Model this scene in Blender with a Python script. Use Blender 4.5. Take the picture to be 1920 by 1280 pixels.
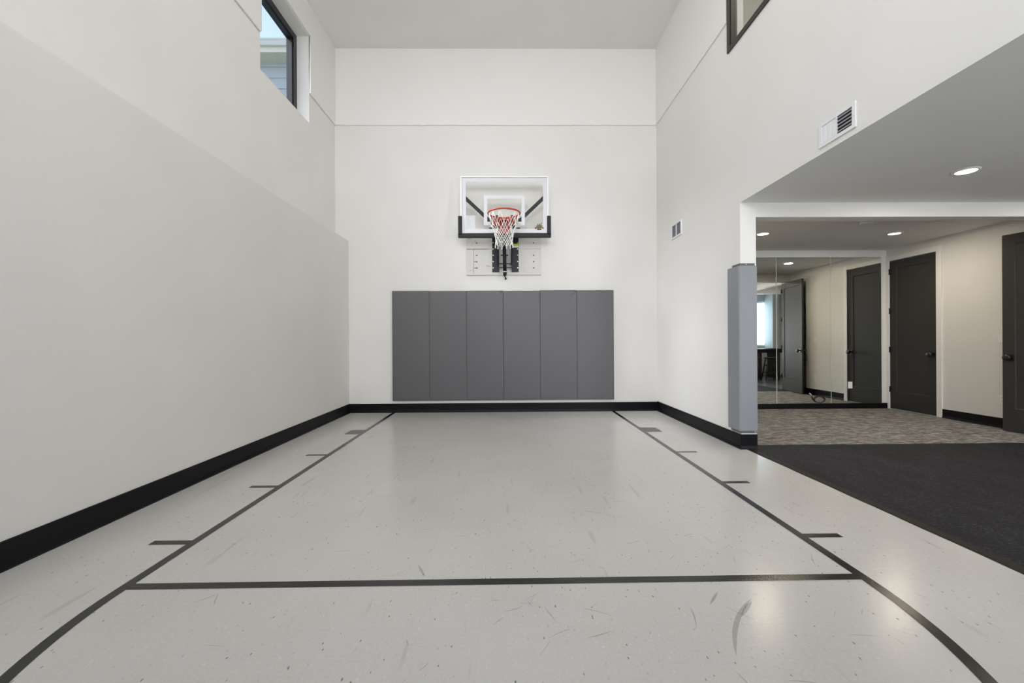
import bpy, bmesh, math, random
from mathutils import Vector, Matrix
F = 0.3048                      # everything below is measured in feet
random.seed(7)
sc = bpy.context.scene
PI = math.pi
for o in list(bpy.data.objects): bpy.data.objects.remove(o)

# ------------------------------------------------------------ camera
cam = bpy.data.cameras.new('camera'); camo = bpy.data.objects.new('camera', cam); sc.collection.objects.link(camo)
cam.sensor_width = 36; cam.lens = 795.1 / 1920 * 36; cam.clip_start = .05; cam.clip_end = 500
yaw, pit, rol = -.0114, -.0005, .0056
Rz = Matrix.Rotation(yaw, 3, 'Z'); Rx = Matrix.Rotation(pit, 3, 'X'); Ry = Matrix.Rotation(rol, 3, 'Y')
R = Rz @ Rx @ Ry
M = Matrix((R.col[0], R.col[2], -R.col[1])).transposed()
camo.matrix_world = Matrix.Translation((0, 0, 3.846 * F)) @ M.to_4x4()
sc.camera = camo

# ------------------------------------------------------------ view, world, daylight
vs = sc.view_settings
sc.display_settings.display_device = 'sRGB'
vs.view_transform = 'Standard'; vs.look = 'None'; vs.gamma = 1; vs.exposure = 0.0; vs.use_curve_mapping = False
sc.cycles.caustics_reflective = False; sc.cycles.caustics_refractive = False
sc.cycles.max_bounces = 12; sc.cycles.diffuse_bounces = 6; sc.cycles.glossy_bounces = 6
sc.cycles.sample_clamp_indirect = 6

w = bpy.data.worlds.new('sky'); sc.world = w; w.use_nodes = True
nt = w.node_tree; nt.nodes.clear()
wo = nt.nodes.new('ShaderNodeOutputWorld'); bg = nt.nodes.new('ShaderNodeBackground')
tc = nt.nodes.new('ShaderNodeTexCoord'); sx = nt.nodes.new('ShaderNodeSeparateXYZ')
cr = nt.nodes.new('ShaderNodeValToRGB'); nz = nt.nodes.new('ShaderNodeTexNoise'); mx = nt.nodes.new('ShaderNodeMix')
mx.data_type = 'RGBA'
cr.color_ramp.elements[0].position = 0; cr.color_ramp.elements[0].color = (.80, .88, .98, 1)
cr.color_ramp.elements[1].position = .9; cr.color_ramp.elements[1].color = (.36, .56, .93, 1)
nz.inputs['Scale'].default_value = 3; nz.inputs['Detail'].default_value = 5
cl = nt.nodes.new('ShaderNodeMapRange'); cl.inputs[1].default_value = .48; cl.inputs[2].default_value = .7
nt.links.new(tc.outputs['Generated'], sx.inputs[0]); nt.links.new(sx.outputs['Z'], cr.inputs[0])
nt.links.new(tc.outputs['Generated'], nz.inputs['Vector']); nt.links.new(nz.outputs[0], cl.inputs[0])
nt.links.new(cl.outputs[0], mx.inputs['Factor']); nt.links.new(cr.outputs[0], mx.inputs['A']); mx.inputs['B'].default_value = (.9, .93, .97, 1)
nt.links.new(mx.outputs['Result'], bg.inputs[0]); bg.inputs[1].default_value = 1.5
nt.links.new(bg.outputs[0], wo.inputs[0])

def area(name, loc, direction, sx_, sy_, power, col=(1, 1, 1), shape='RECTANGLE', parent=None, spread=None):
    L = bpy.data.lights.new(name, 'AREA'); L.shape = shape; L.size = sx_ * F; L.size_y = sy_ * F
    L.energy = power; L.color = col
    if spread: L.spread = spread
    o = bpy.data.objects.new(name, L); sc.collection.objects.link(o)
    o.rotation_euler = Vector(direction).to_track_quat('-Z', 'Y').to_euler()
    o.location = Vector(loc) * F
    return o
DAY = (.86, .93, 1.0)
area('daylight_rear_high_window', (-5.6, -6.7, 17.7), (0, 1, -.15), 4.4, 2.6, 28, (.80, .92, 1.0))
area('added_daylight_rear_middle', (0, -6.8, 12.6), (0, 1, .12), 12, 6.6, 143, (.98, .95, .975), spread=math.radians(125))  # added main court light, behind middle windows put in for it
area('daylight_rear_glass_door', (0, -6.8, 4.2), (0, 1, 0), 11, 7.5, 18, DAY)
area('added_daylight_left_high', (-10.7, 5.2, 16.3), (1, 0, -.15), 4, 4, 45, DAY)  # added lamp outside an unseen window put in to hold it
area('added_daylight_exercise_room', (15, -6.8, 4.6), (0, 1, 0), 6, 5, 185, (.95, .95, 1.0))  # added lamp behind a made-up window, brightens the exercise area
area('added_sky_fill_left', (-24, 16.5, 28), (14.5, 1.4, -11.8), 9, 9, 400, (.97, .96, .985), spread=math.radians(70))  # added area lamp out of view, brightens the right wall through the window
area('daylight_side_room_window', (27.2, .3, 5.6), (0, 1, 0), 3.0, 4.8, 22, (.6, .8, 1.0))

# ------------------------------------------------------------ materials
def new_mat(name, col, rough=.6, metal=0, coat=0, spec=None):
    m = bpy.data.materials.new(name); m.use_nodes = True
    b = m.node_tree.nodes['Principled BSDF']
    b.inputs['Base Color'].default_value = (*col, 1); b.inputs['Roughness'].default_value = rough
    b.inputs['Metallic'].default_value = metal
    if coat: b.inputs['Coat Weight'].default_value = coat; b.inputs['Coat Roughness'].default_value = .1
    if spec is not None: b.inputs['Specular IOR Level'].default_value = spec
    return m
def N(m, t, **kw):
    n = m.node_tree.nodes.new(t)
    for k, v in kw.items(): setattr(n, k, v)
    return n
def LK(m, a, b): m.node_tree.links.new(a, b)
def pos(m, scale=(1, 1, 1), rot=(0, 0, 0)):
    g = N(m, 'ShaderNodeNewGeometry'); mp = N(m, 'ShaderNodeMapping')
    mp.inputs['Scale'].default_value = scale; mp.inputs['Rotation'].default_value = rot
    LK(m, g.outputs['Position'], mp.inputs[0]); return mp.outputs[0]
def noise(m, vec, scale, detail=3, rough=.5):
    n = N(m, 'ShaderNodeTexNoise'); n.inputs['Scale'].default_value = scale
    n.inputs['Detail'].default_value = detail; n.inputs['Roughness'].default_value = rough
    LK(m, vec, n.inputs['Vector']); return n.outputs[0]
def ramp(m, fac, stops):
    r = N(m, 'ShaderNodeValToRGB'); els = r.color_ramp.elements
    while len(els) < len(stops): els.new(.5)
    for e, (p, c) in zip(els, stops):
        e.position = p; e.color = (*c, 1) if len(c) == 3 else c
    LK(m, fac, r.inputs[0]); return r.outputs[0]
def g(v): return (v, v, v)
def mixc(m, fac, a, b, mode='MIX'):
    n = N(m, 'ShaderNodeMix'); n.data_type = 'RGBA'; n.blend_type = mode
    for s, v in (('Factor', fac), ('A', a), ('B', b)):
        if isinstance(v, (int, float)): n.inputs[s].default_value = v
        elif isinstance(v, tuple): n.inputs[s].default_value = (*v, 1)
        else: LK(m, v, n.inputs[s])
    return n.outputs['Result']
def math_(m, op, a, b=None):
    n = N(m, 'ShaderNodeMath', operation=op)
    for i, v in enumerate((a, b)):
        if v is None: continue
        if isinstance(v, (int, float)): n.inputs[i].default_value = v
        else: LK(m, v, n.inputs[i])
    return n.outputs[0]
def bump(m, h, strength, dist=.01):
    b = N(m, 'ShaderNodeBump'); b.inputs['Strength'].default_value = strength; b.inputs['Distance'].default_value = dist
    LK(m, h, b.inputs['Height']); LK(m, b.outputs[0], bs(m).inputs['Normal'])
def bs(m): return m.node_tree.nodes['Principled BSDF']
def base(m, c): LK(m, c, bs(m).inputs['Base Color'])

def paint(name, col, rough=.55, peel=.12):
    m = new_mat(name, col, rough)
    p = pos(m); n = noise(m, p, 160, 2)
    v = noise(m, p, 1.3, 2)
    base(m, mixc(m, ramp(m, v, [(.35, g(0)), (.65, g(1))]), tuple(c * .97 for c in col), col))
    bump(m, n, peel, .002)
    return m
WALL2 = paint('lower_wall_tone', (.755, .735, .708))  # slightly darker than the upper wall
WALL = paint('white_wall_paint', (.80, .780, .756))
CEIL = paint('flat_ceiling_paint', (.79, .775, .745), .8, .2)
CEIL2 = paint('grey_ceiling_paint', (.84, .835, .81), .8, .25)
TRIM = paint('trim_paint', (.82, .81, .79), .4, .03)
GYMW = paint('cream_wall_paint', (.735, .73, .70), .6)
BAND = new_mat('hand_rubbed_wall_coating', (.83, .812, .79), .5)
p = pos(BAND); h = math_(BAND, 'ADD', noise(BAND, p, 45, 5, .65), noise(BAND, p, 6, 2)); bump(BAND, h, .35, .006)

COURT = new_mat('speckled_vinyl_tile', (.6, .58, .55), .2)
def court():
    m = COURT; p = pos(m)
    big = noise(m, p, 1.1, 4); fine = noise(m, p, 70, 3, .7)
    c = mixc(m, ramp(m, big, [(.35, g(0)), (.65, g(1))]), (.50, .475, .445), (.54, .52, .495))
    c = mixc(m, ramp(m, fine, [(.3, g(0)), (.75, g(1))]), c, (.565, .55, .525))
    # one-foot tiles: slight tone change from tile to tile and hairline joints
    br = N(m, 'ShaderNodeTexBrick'); br.offset = 0; br.inputs['Scale'].default_value = 1
    br.inputs['Brick Width'].default_value = F; br.inputs['Row Height'].default_value = F
    br.inputs['Mortar Size'].default_value = .0006; br.inputs['Mortar Smooth'].default_value = .5
    br.inputs['Color1'].default_value = (1, 1, 1, 1); br.inputs['Color2'].default_value = (.965, .965, .96, 1); br.inputs['Mortar'].default_value = (.80, .80, .80, 1)
    mp = N(m, 'ShaderNodeMapping'); mp.inputs['Location'].default_value = (.12, .09, 0)
    LK(m, p, mp.inputs[0]); LK(m, mp.outputs[0], br.inputs['Vector'])
    c = mixc(m, .75, c, br.outputs[0], 'MULTIPLY')
    # short flecks, dark and pale, in three directions
    for k, (rot, sc_, thr, keep, col) in enumerate([(.5, 26, .085, .84, (.07, .065, .06)), (1.9, 34, .10, .80, (.16, .15, .14)), (2.7, 44, .13, .65, (.40, .38, .36)), (1.1, 48, .15, .75, (.66, .65, .63)), (2.2, 38, .10, .75, (.10, .09, .085))]):
        v = N(m, 'ShaderNodeTexVoronoi'); v.inputs['Scale'].default_value = sc_
        LK(m, pos(m, (1, .42, 1), (0, 0, rot)), v.inputs['Vector'])
        sep = N(m, 'ShaderNodeSeparateColor'); LK(m, v.outputs['Color'], sep.inputs[0])
        f = math_(m, 'MULTIPLY', math_(m, 'LESS_THAN', v.outputs['Distance'], thr), math_(m, 'GREATER_THAN', sep.outputs[0], keep))
        c = mixc(m, math_(m, 'MULTIPLY', f, .75 if col[0] < .5 else .45), c, col)
    # faint rubbed scuffs in several directions
    for rot, s in ((.35, 5.0), (1.25, 6.5), (2.3, 5.5), (-.5, 7)):
        s1 = noise(m, pos(m, (1, .07, 1), (0, 0, rot)), s * 3.2, 2, .4)
        s2 = noise(m, pos(m, (1, 1, 1), (0, 0, rot)), 2.4, 1)
        f = math_(m, 'MULTIPLY', ramp(m, s1, [(.67, g(0)), (.71, g(1))]), ramp(m, s2, [(.55, g(0)), (.66, g(1))]))
        c = mixc(m, math_(m, 'MULTIPLY', f, .30), c, (.30, .285, .27))
    base(m, c)
    r = ramp(m, noise(m, p, 5, 4), [(.3, g(.205)), (.7, g(.255))]); LK(m, r, bs(m).inputs['Roughness'])
    bump(m, noise(m, p, 12, 3), .04, .004)
    bs(m).inputs['Specular IOR Level'].default_value = .24
court()
TAPE = new_mat('black_line_tape', (.009, .009, .009), .14, spec=.38); p = pos(TAPE)
bump(TAPE, noise(TAPE, pos(TAPE, (1, .3, 1), (0, 0, .7)), 55, 5, .85), .45, .002)
FADED = new_mat('worn_line_tape', (.09, .09, .09), .35)
SCUFF = new_mat('heel_scuff', (.22, .21, .20), .5); bs(SCUFF).inputs['Alpha'].default_value = .26
RUBBER = new_mat('rubber_flooring', (.03, .03, .033), .75)
def rub():
    m = RUBBER; n1 = noise(m, pos(m, (.6, 1, 1), (0, 0, .5)), 75, 5, .85); n2 = noise(m, pos(m, (1, .35, 1), (0, 0, .9)), 5, 5, .65)
    c = ramp(m, n1, [(.3, (.002, .002, .003)), (.52, (.0075, .0075, .0105)), (.68, (.042, .041, .047))]); bs(m).inputs['Specular IOR Level'].default_value = .2
    c = mixc(m, ramp(m, n2, [(.35, g(0)), (.7, g(1))]), c, mixc(m, 1.0, c, (1.9, 1.85, 1.9), 'MULTIPLY'))
    base(m, c); bump(m, n1, .5, .003)
rub()
STRIP = new_mat('rubber_edge_strip', (.016, .014, .012), .6, spec=.15)
bump(STRIP, noise(STRIP, pos(STRIP), 60, 3), .3, .003)
CARPET = new_mat('patterned_carpet', (.3, .28, .25), .95)
def carp():
    m = CARPET
    a = noise(m, pos(m, (.30, 1, 1), (0, 0, .28)), 8, 5, .7); b_ = noise(m, pos(m, (.32, 1, 1), (0, 0, -.15)), 22, 4, .8)
    c = ramp(m, a, [(.30, (.07, .067, .066)), (.42, (.21, .195, .18)), (.49, (.30, .285, .265)), (.55, (.16, .16, .16)), (.62, (.33, .32, .305)), (.74, (.46, .43, .40))])
    c = mixc(m, .8, c, ramp(m, b_, [(.40, g(.16)), (.60, g(1.35))]), 'MULTIPLY')
    base(m, c); bump(m, noise(m, pos(m), 400, 2), .6, .004)
carp()
PLANK = new_mat('dark_plank_floor', (.10, .10, .11), .25)
base(PLANK, ramp(PLANK, noise(PLANK, pos(PLANK, (1, .15, 1)), 9, 4), [(.3, (.06, .06, .07)), (.7, (.16, .155, .16))]))
BASEB = new_mat('black_vinyl_base', (.006, .006, .007), .4, spec=.15)
bump(BASEB, noise(BASEB, pos(BASEB), 14, 3), .15, .01)
MATV = new_mat('grey_padding_vinyl', (.108, .105, .111), .42)
bump(MATV, math_(MATV, 'ADD', noise(MATV, pos(MATV), 500, 2), math_(MATV, 'MULTIPLY', noise(MATV, pos(MATV), 5, 2), 2.5)), .22, .004)
PADV = new_mat('light_grey_padding_vinyl', (.245, .255, .275), .42)
bump(PADV, noise(PADV, pos(PADV), 300, 3), .2, .002)
PADF = new_mat('grey_fastening_flap', (.13, .13, .14), .7)
DOOR = new_mat('charcoal_door_paint', (.040, .039, .036), .5, spec=.15)
bump(DOOR, noise(DOOR, pos(DOOR), 200, 2), .08, .001)
BLACK = new_mat('black_hardware', (.008, .008, .008), .35)
STEEL = new_mat('black_powder_coated_steel', (.009, .011, .017), .45, spec=.3)
ZINC = new_mat('zinc_bolt', (.75, .76, .78), .3, 1)
BPAD = new_mat('charcoal_edge_pad', (.012, .013, .015), .5, spec=.3)
WFRM = new_mat('white_aluminium_frame', (.86, .86, .86), .3)
FROST = new_mat('white_printed_border', (.66, .66, .70), .4)
RED = new_mat('orange_red_rim_paint', (.47, .05, .02), .35)
NET = new_mat('white_nylon_cord', (.82, .80, .76), .8); bump(NET, noise(NET, pos(NET), 900, 2), .5, .001)
BOARD = new_mat('worn_white_plywood', (.68, .66, .62), .6)
def brd():
    m = BOARD
    n = noise(m, pos(m, (.25, 1, 1)), 22, 5, .7); f = ramp(m, n, [(.66, g(0)), (.70, g(1))])
    base(m, mixc(m, f, mixc(m, noise(m, pos(m), 30, 3), (.62, .60, .57), (.74, .72, .69)), (.17, .11, .06)))
    bump(m, n, .3, .003)
brd()
DARKHOLE = new_mat('dark_gap', (.02, .02, .02), .9)
WPLAS = new_mat('white_plastic', (.80, .80, .815), .35)
GREYL = new_mat('louvre_shadow_grey', (.30, .30, .33), .5)
YELL = new_mat('yellow_warning_label', (.62, .62, .03), .5)
MIRR = new_mat('silvered_mirror', (.91, .93, .89), .01, 1)
WINF = new_mat('black_window_frame', (.014, .015, .018), .35)
BRNZ = new_mat('dark_bronze_frame', (.030, .025, .022), .4)
LOGO1 = new_mat('brown_emblem_print', (.23, .15, .06), .5); LOGO2 = new_mat('dark_emblem_print', (.05, .04, .03), .5)
WOODB = new_mat('black_stained_wood', (.012, .011, .011), .45)
WOODD = new_mat('dark_brown_wood', (.035, .026, .020), .5)
base(WOODD, ramp(WOODD, noise(WOODD, pos(WOODD, (1, 1, .1)), 30, 4), [(.3, (.022, .016, .012)), (.7, (.055, .042, .032))]))
LOFT = paint('beige_loft_wall', (.50, .46, .38))
LOFTC = paint('grey_loft_wall', (.46, .46, .42))
CABLE = new_mat('black_cable', (.02, .02, .022), .4)
SIDING = new_mat('blue_grey_siding', (.44, .48, .54), .6)
GUTT = new_mat('pale_gutter_metal', (.70, .72, .72), .4); SOFF = new_mat('cream_soffit', (.72, .70, .60), .5)
ROOFM = new_mat('pale_roof_metal', (.5, .55, .6), .5); GRASS = new_mat('lawn', (.10, .16, .05), .9)
base(GRASS, ramp(GRASS, noise(GRASS, pos(GRASS), 3, 5), [(.3, (.05, .09, .025)), (.7, (.15, .2, .07))]))
def glassmat(name, tint=(.95, .97, .97), refl=.06):
    m = bpy.data.materials.new(name); m.use_nodes = True; t = m.node_tree; t.nodes.clear()
    out = t.nodes.new('ShaderNodeOutputMaterial'); tr = t.nodes.new('ShaderNodeBsdfTransparent'); gl = t.nodes.new('ShaderNodeBsdfGlossy')
    tr.inputs[0].default_value = (*tint, 1); gl.inputs['Roughness'].default_value = .01
    fr = t.nodes.new('ShaderNodeFresnel'); ge = t.nodes.new('ShaderNodeNewGeometry'); mr = t.nodes.new('ShaderNodeMapRange')
    mr.inputs[3].default_value = 1.45; mr.inputs[4].default_value = 1.0   # reflect only on the entry face of the pane
    t.links.new(ge.outputs['Backfacing'], mr.inputs[0]); t.links.new(mr.outputs[0], fr.inputs[0])
    ms = t.nodes.new('ShaderNodeMixShader'); t.links.new(fr.outputs[0], ms.inputs[0])
    t.links.new(tr.outputs[0], ms.inputs[1]); t.links.new(gl.outputs[0], ms.inputs[2]); t.links.new(ms.outputs[0], out.inputs[0])
    return m
GLASS = glassmat('window_glass'); BGLASS = glassmat('backboard_glass', (.985, .985, .98))
def emis(name, col, s):
    m = new_mat(name, col, .5); b = bs(m); b.inputs['Emission Color'].default_value = (*col, 1); b.inputs['Emission Strength'].default_value = s; return m
LED = emis('warm_led_diffuser', (1, .80, .52), 7); LEDN = emis('neutral_led_diffuser', (1, .96, .9), 3)

# ------------------------------------------------------------ builders (world coordinates in feet)
class MB:
    def __init__(s, T=None): s.bm = bmesh.new(); s.T = T
    def _merge(s, b):
        me = bpy.data.meshes.new('t'); b.to_mesh(me); b.free(); s.bm.from_mesh(me); bpy.data.meshes.remove(me)
    def box(s, x0, x1, y0, y1, z0, z1, bev=0, seg=2, cuts=0):
        b = bmesh.new(); bmesh.ops.create_cube(b, size=1)
        for v in b.verts:
            v.co = Vector((x0 + (v.co.x + .5) * (x1 - x0), y0 + (v.co.y + .5) * (y1 - y0), z0 + (v.co.z + .5) * (z1 - z0)))
        if bev: bmesh.ops.bevel(b, geom=b.edges[:], offset=bev, segments=seg, affect='EDGES', profile=.5)
        s._merge(b); return s
    def prism(s, pts, axis, a, c):
        # pts in the two other axes (x,y,z order), extruded along axis from a to c
        b = bmesh.new()
        def mk(p, t):
            l = list(p); l.insert(axis, t); return b.verts.new(l)
        A = [mk(p, a) for p in pts]; B = [mk(p, c) for p in pts]; n = len(pts)
        b.faces.new(A); b.faces.new(B[::-1])
        for i in range(n): b.faces.new((A[i], B[i], B[(i + 1) % n], A[(i + 1) % n]))
        bmesh.ops.recalc_face_normals(b, faces=b.faces[:]); s._merge(b); return s
    def tube(s, pts, r, n=10, closed=False, caps=True):
        b = bmesh.new(); P = [Vector(p) for p in pts]; m = len(P); rings = []
        rr = r if isinstance(r, (list, tuple)) else [r] * m
        up = None
        for i, q in enumerate(P):
            if closed: d = P[(i + 1) % m] - P[i - 1]
            else: d = P[min(i + 1, m - 1)] - P[max(i - 1, 0)]
            d.normalize()
            if up is None: up = d.orthogonal().normalized()
            up = (up - d * up.dot(d)).normalized(); sd = d.cross(up)
            rings.append([b.verts.new(q + (up * math.cos(2 * PI * k / n) + sd * math.sin(2 * PI * k / n)) * rr[i]) for k in range(n)])
        for i in range(m if closed else m - 1):
            A, B = rings[i], rings[(i + 1) % m]
            for k in range(n): b.faces.new((A[k], A[(k + 1) % n], B[(k + 1) % n], B[k]))
        if not closed and caps: b.faces.new(rings[0][::-1]); b.faces.new(rings[-1])
        for f in b.faces: f.smooth = len(f.verts) == 4
        bmesh.ops.recalc_face_normals(b, faces=b.faces[:]); s._merge(b); return s
    def bar(s, p0, p1, wx, wy):
        # square bar between two points; wx is its width across x, wy across the other direction
        b = bmesh.new(); p0, p1 = Vector(p0), Vector(p1); d = (p1 - p0).normalized()
        u = Vector((0, 1, 0)) if abs(d.y) < .9 else Vector((0, 0, 1)); u = (u - d * u.dot(d)).normalized(); v = d.cross(u)
        A = [b.verts.new(p + u * wy / 2 * i + v * wx / 2 * j) for p in (p0, p1) for i, j in ((1, 1), (1, -1), (-1, -1), (-1, 1))]
        for f in ((0, 1, 2, 3), (7, 6, 5, 4), (0, 4, 5, 1), (1, 5, 6, 2), (2, 6, 7, 3), (3, 7, 4, 0)): b.faces.new([A[i] for i in f])
        bmesh.ops.recalc_face_normals(b, faces=b.faces[:]); s._merge(b); return s
    def lathe(s, c, prof, axis=2, n=32):
        b = bmesh.new(); rings = []
        for r, t in prof:
            ring = []
            for k in range(n):
                a = 2 * PI * k / n; l = [r * math.cos(a), r * math.sin(a)]; l.insert(axis, t)
                ring.append(b.verts.new(Vector(c) + Vector(l)))
            rings.append(ring)
        for A, B in zip(rings, rings[1:]):
            for k in range(n): b.faces.new((A[k], A[(k + 1) % n], B[(k + 1) % n], B[k])).smooth = True
        b.faces.new(rings[0]); b.faces.new(rings[-1])
        bmesh.ops.recalc_face_normals(b, faces=b.faces[:]); s._merge(b); return s
    def raw(s, verts, faces, smooth=False):
        b = bmesh.new(); V = [b.verts.new(v) for v in verts]
        for f in faces: b.faces.new([V[i] for i in f]).smooth = smooth
        s._merge(b); return s
    def build(s, name, m, parent=None, origin=None):
        if s.T:
            for v in s.bm.verts: v.co = s.T @ v.co
        if parent is not None:
            top = parent
            while top.parent: top = top.parent
            O = Vector(top['_o'])
        else:
            cs = [v.co for v in s.bm.verts]
            O = Vector(origin) if origin else Vector(((min(c.x for c in cs) + max(c.x for c in cs)) / 2, (min(c.y for c in cs) + max(c.y for c in cs)) / 2, min(c.z for c in cs)))
        for v in s.bm.verts: v.co = (v.co - O) * F
        me = bpy.data.meshes.new(name); s.bm.to_mesh(me); s.bm.free(); me.materials.append(m)
        o = bpy.data.objects.new(name, me); sc.collection.objects.link(o)
        if parent is None: o.location = O * F; o['_o'] = tuple(O)
        else: o.parent = parent
        return o
def thing(name, loc, label, cat, group=None):
    o = bpy.data.objects.new(name, None); sc.collection.objects.link(o); o.location = Vector(loc) * F; o['_o'] = tuple(loc)
    o.empty_display_size = .1
    tag(o, label, cat, group); return o
def tag(o, label, cat, group=None):
    o['label'] = label; o['category'] = cat
    if group: o['group'] = group
    return o
def struct(o, label=None):
    o['kind'] = 'structure'
    if label: o['label'] = label
    return o

# ------------------------------------------------------------ measured room
XL, XU, XR, D, ZC, ZL, ZS, ZO = -8.594, -9.31, 8.24, 23.165, 19.756, 15.612, 9.34, 8.69
YB = -6.0                      # rear wall, behind the camera
XE = 8.80                      # far face of the right wall
YE, YE2 = 14.87, 15.37         # wall end and beam
XW, YM = 21.25, 23.5           # wall with doors, wall with mirrors
CZ = 8.82

court_floor = MB().box(-10.3, 8.40, YB - .6, D + .4, -.4, 0).build('floor', COURT)
struct(court_floor, 'speckled off-white vinyl tile floor with black court lines')
struct(MB().box(XE, XW, YE2, YM + .2, -.4, 0).build('floor.001', CARPET), 'grey and tan streaked carpet before the mirrored wall')
rb = MB(); rb.box(8.62, XW, YB - .6, YE2, -.4, .012)
rb.box(8.40, XE, YE + .02, YE2, -.4, .0); rb = rb.build('floor.002', RUBBER)
struct(rb, 'charcoal rubber gym flooring beside the court')
# edge strip with a slightly wavering outline
vs_, fs_ = [], []
for i in range(61):
    y = YB - .6 + (YE + .02 - YB + .6) * i / 60
    a = 8.395 + .008 * math.sin(i * 1.3) ; b_ = 8.63
    vs_ += [(a, y, .0), (a + .05, y, .014), (b_, y, .016), (b_, y, -.05)]
for i in range(60):
    for k in range(3): fs_.append((4 * i + k, 4 * i + k + 1, 4 * i + 5 + k, 4 * i + 4 + k))
struct(MB().raw(vs_, fs_).build('trim_1', STRIP), 'narrow black edging between vinyl and rubber floors')
struct(MB().box(XW, 32, -3, 15.6, -.4, 0).build('floor.003', PLANK), 'dark plank floor of the side room')

struct(MB().box(-10.6, XE, YB - .6, D + .8, ZC, ZC + .4).build('ceiling', CEIL), 'white ceiling high over the court')
struct(MB().box(XE, XW + .5, YE2, YM + .4, CZ, CZ + .4).build('ceiling.001', CEIL2), 'grey ceiling over the carpeted area')
cb = MB().box(XR + .001, XE, YB - .6, YE, ZO, ZO + .0005)
cb.box(XE, XW + .5, YB - .6, YE, ZO, ZO + .5)
struct(cb.build('ceiling.002', CEIL2), 'grey ceiling over the rubber floor')
struct(MB().box(XE, XW + .5, YE, YE2, 8.18, 9.2).build('trim_2', WALL), 'white dropped beam across the ceiling')

# back wall and its proud upper coating with an uneven lower edge
struct(MB().box(-10.6, XE, D, D + .8, 0, ZC).build('wall_back', WALL), 'white wall behind the hoop')
def band(name, along, a, b, face, th, label, seed, z1=ZC, extra=None):
    # along 0: runs in x, sits on plane y=face, proud by th (signed); along 1: runs in y on plane x=face
    rnd = random.Random(seed); n = 48; V, Fc = [], []
    for i in range(n + 1):
        t = a + (b - a) * i / n; j = rnd.uniform(-.012, .012)
        prof = [(0, .03), (.35, .0), (.8, .012), (1.0, .05), (1.0, z1 - ZL)]
        for d, dz in prof:
            z = ZL + dz + (j if dz < 1 else 0); q = face + th * d
            V.append((t, q, z) if along == 0 else (q, t, z))
    k = 5
    for i in range(n):
        for c in range(k - 1): Fc.append((i * k + c, i * k + c + 1, (i + 1) * k + c + 1, (i + 1) * k + c))
    Fc.append(tuple(range(k))); Fc.append(tuple(n * k + c for c in range(k)))
    m = MB().raw(V, Fc, False)
    if extra: extra(m)
    bmesh.ops.recalc_face_normals(m.bm, faces=m.bm.faces[:])
    return struct(m.build(name, BAND), label)
band('wall_back_upper', 0, XU, XR, D, -.085, 'coated upper band of the back wall', 1)

# left wall: thick lower part, thinner upper part with the window opening
WY0, WY1, WZ0, WZ1 = 16.2, 20.17, 14.22, 18.31
VY0, VY1 = 3.2, 7.2
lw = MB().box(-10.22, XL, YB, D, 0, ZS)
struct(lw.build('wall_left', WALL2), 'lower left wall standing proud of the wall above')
lu = MB(); XO = -10.22
lu.box(XO, XU, YB, D, ZS, WZ0); lu.box(XO, XU, YB, D, WZ1, ZC)
lu.box(XO, XU, YB, VY0, WZ0, WZ1); lu.box(XO, XU, VY1, WY0, WZ0, WZ1); lu.box(XO, XU, WY1, D, WZ0, WZ1)
struct(lu.build('wall_left_upper', WALL), 'upper left wall around the high window')
band('wall_left_band', 1, WY1 + .02, D - .08, XU, .085, 'coated band right of the high window', 2)
band('wall_left_band.001', 1, VY1 + .02, WY0 - .02, XU, .085, 'coated band left of the high window', 3)
struct(MB().box(XU, XU + .085, WY0 - .02, WY1 + .02, WZ1 + .02, ZC).build('wall_left_band.002', BAND), 'coated band above the high window')

def window(n, axis, plane, a0, a1, z0, z1, depth, fw, mat, glass, label, out=-1, mull=None, gl=.5):
    # frame in a plane; axis 0 = plane is x=plane, spans y; axis 1 = plane is y=plane, spans x. depth goes outwards
    m = MB(); p0, p1 = sorted((plane, plane + out * depth))
    def bx(mm, u0, u1, v0, v1, q0=p0, q1=p1, bev=0):
        if axis == 0: mm.box(q0, q1, u0, u1, v0, v1, bev)
        else: mm.box(u0, u1, q0, q1, v0, v1, bev)
    bx(m, a0, a1, z0, z0 + fw); bx(m, a0, a1, z1 - fw, z1); bx(m, a0, a0 + fw, z0 + fw, z1 - fw); bx(m, a1 - fw, a1, z0 + fw, z1 - fw)
    if mull:
        for u in mull: bx(m, u - fw / 3, u + fw / 3, z0 + fw, z1 - fw)
    w_ = m.build('window_%d' % n, mat); struct(w_, label)
    q = plane + out * depth * gl; gm = MB(); bx(gm, a0 + fw * .8, a1 - fw * .8, z0 + fw * .8, z1 - fw * .8, q - .01, q + .01)
    gm.build('pane', glass, w_)
    # glazing bead, a narrow step inside the frame
    bd = MB(); e = fw * .22; qa, qb = sorted((plane + out * depth * .18, plane + out * depth * .8))
    bx(bd, a0 + fw, a1 - fw, z0 + fw, z0 + fw + e, qa, qb); bx(bd, a0 + fw, a1 - fw, z1 - fw - e, z1 - fw, qa, qb)
    bx(bd, a0 + fw, a0 + fw + e, z0 + fw, z1 - fw, qa, qb); bx(bd, a1 - fw - e, a1 - fw, z0 + fw, z1 - fw, qa, qb)
    bd.build('glazing_bead', mat, w_)
    return w_
window(1, 0, -9.87, WY0, WY1, WZ0, WZ1, .35, .28, WINF, GLASS, 'high window on the left with black frame')
window(4, 0, -9.87, VY0, VY1, WZ0, WZ1, .35, .28, WINF, GLASS, 'added second high window in the left wall, out of view')  # unseen window, added to let a daylight lamp in

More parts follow.
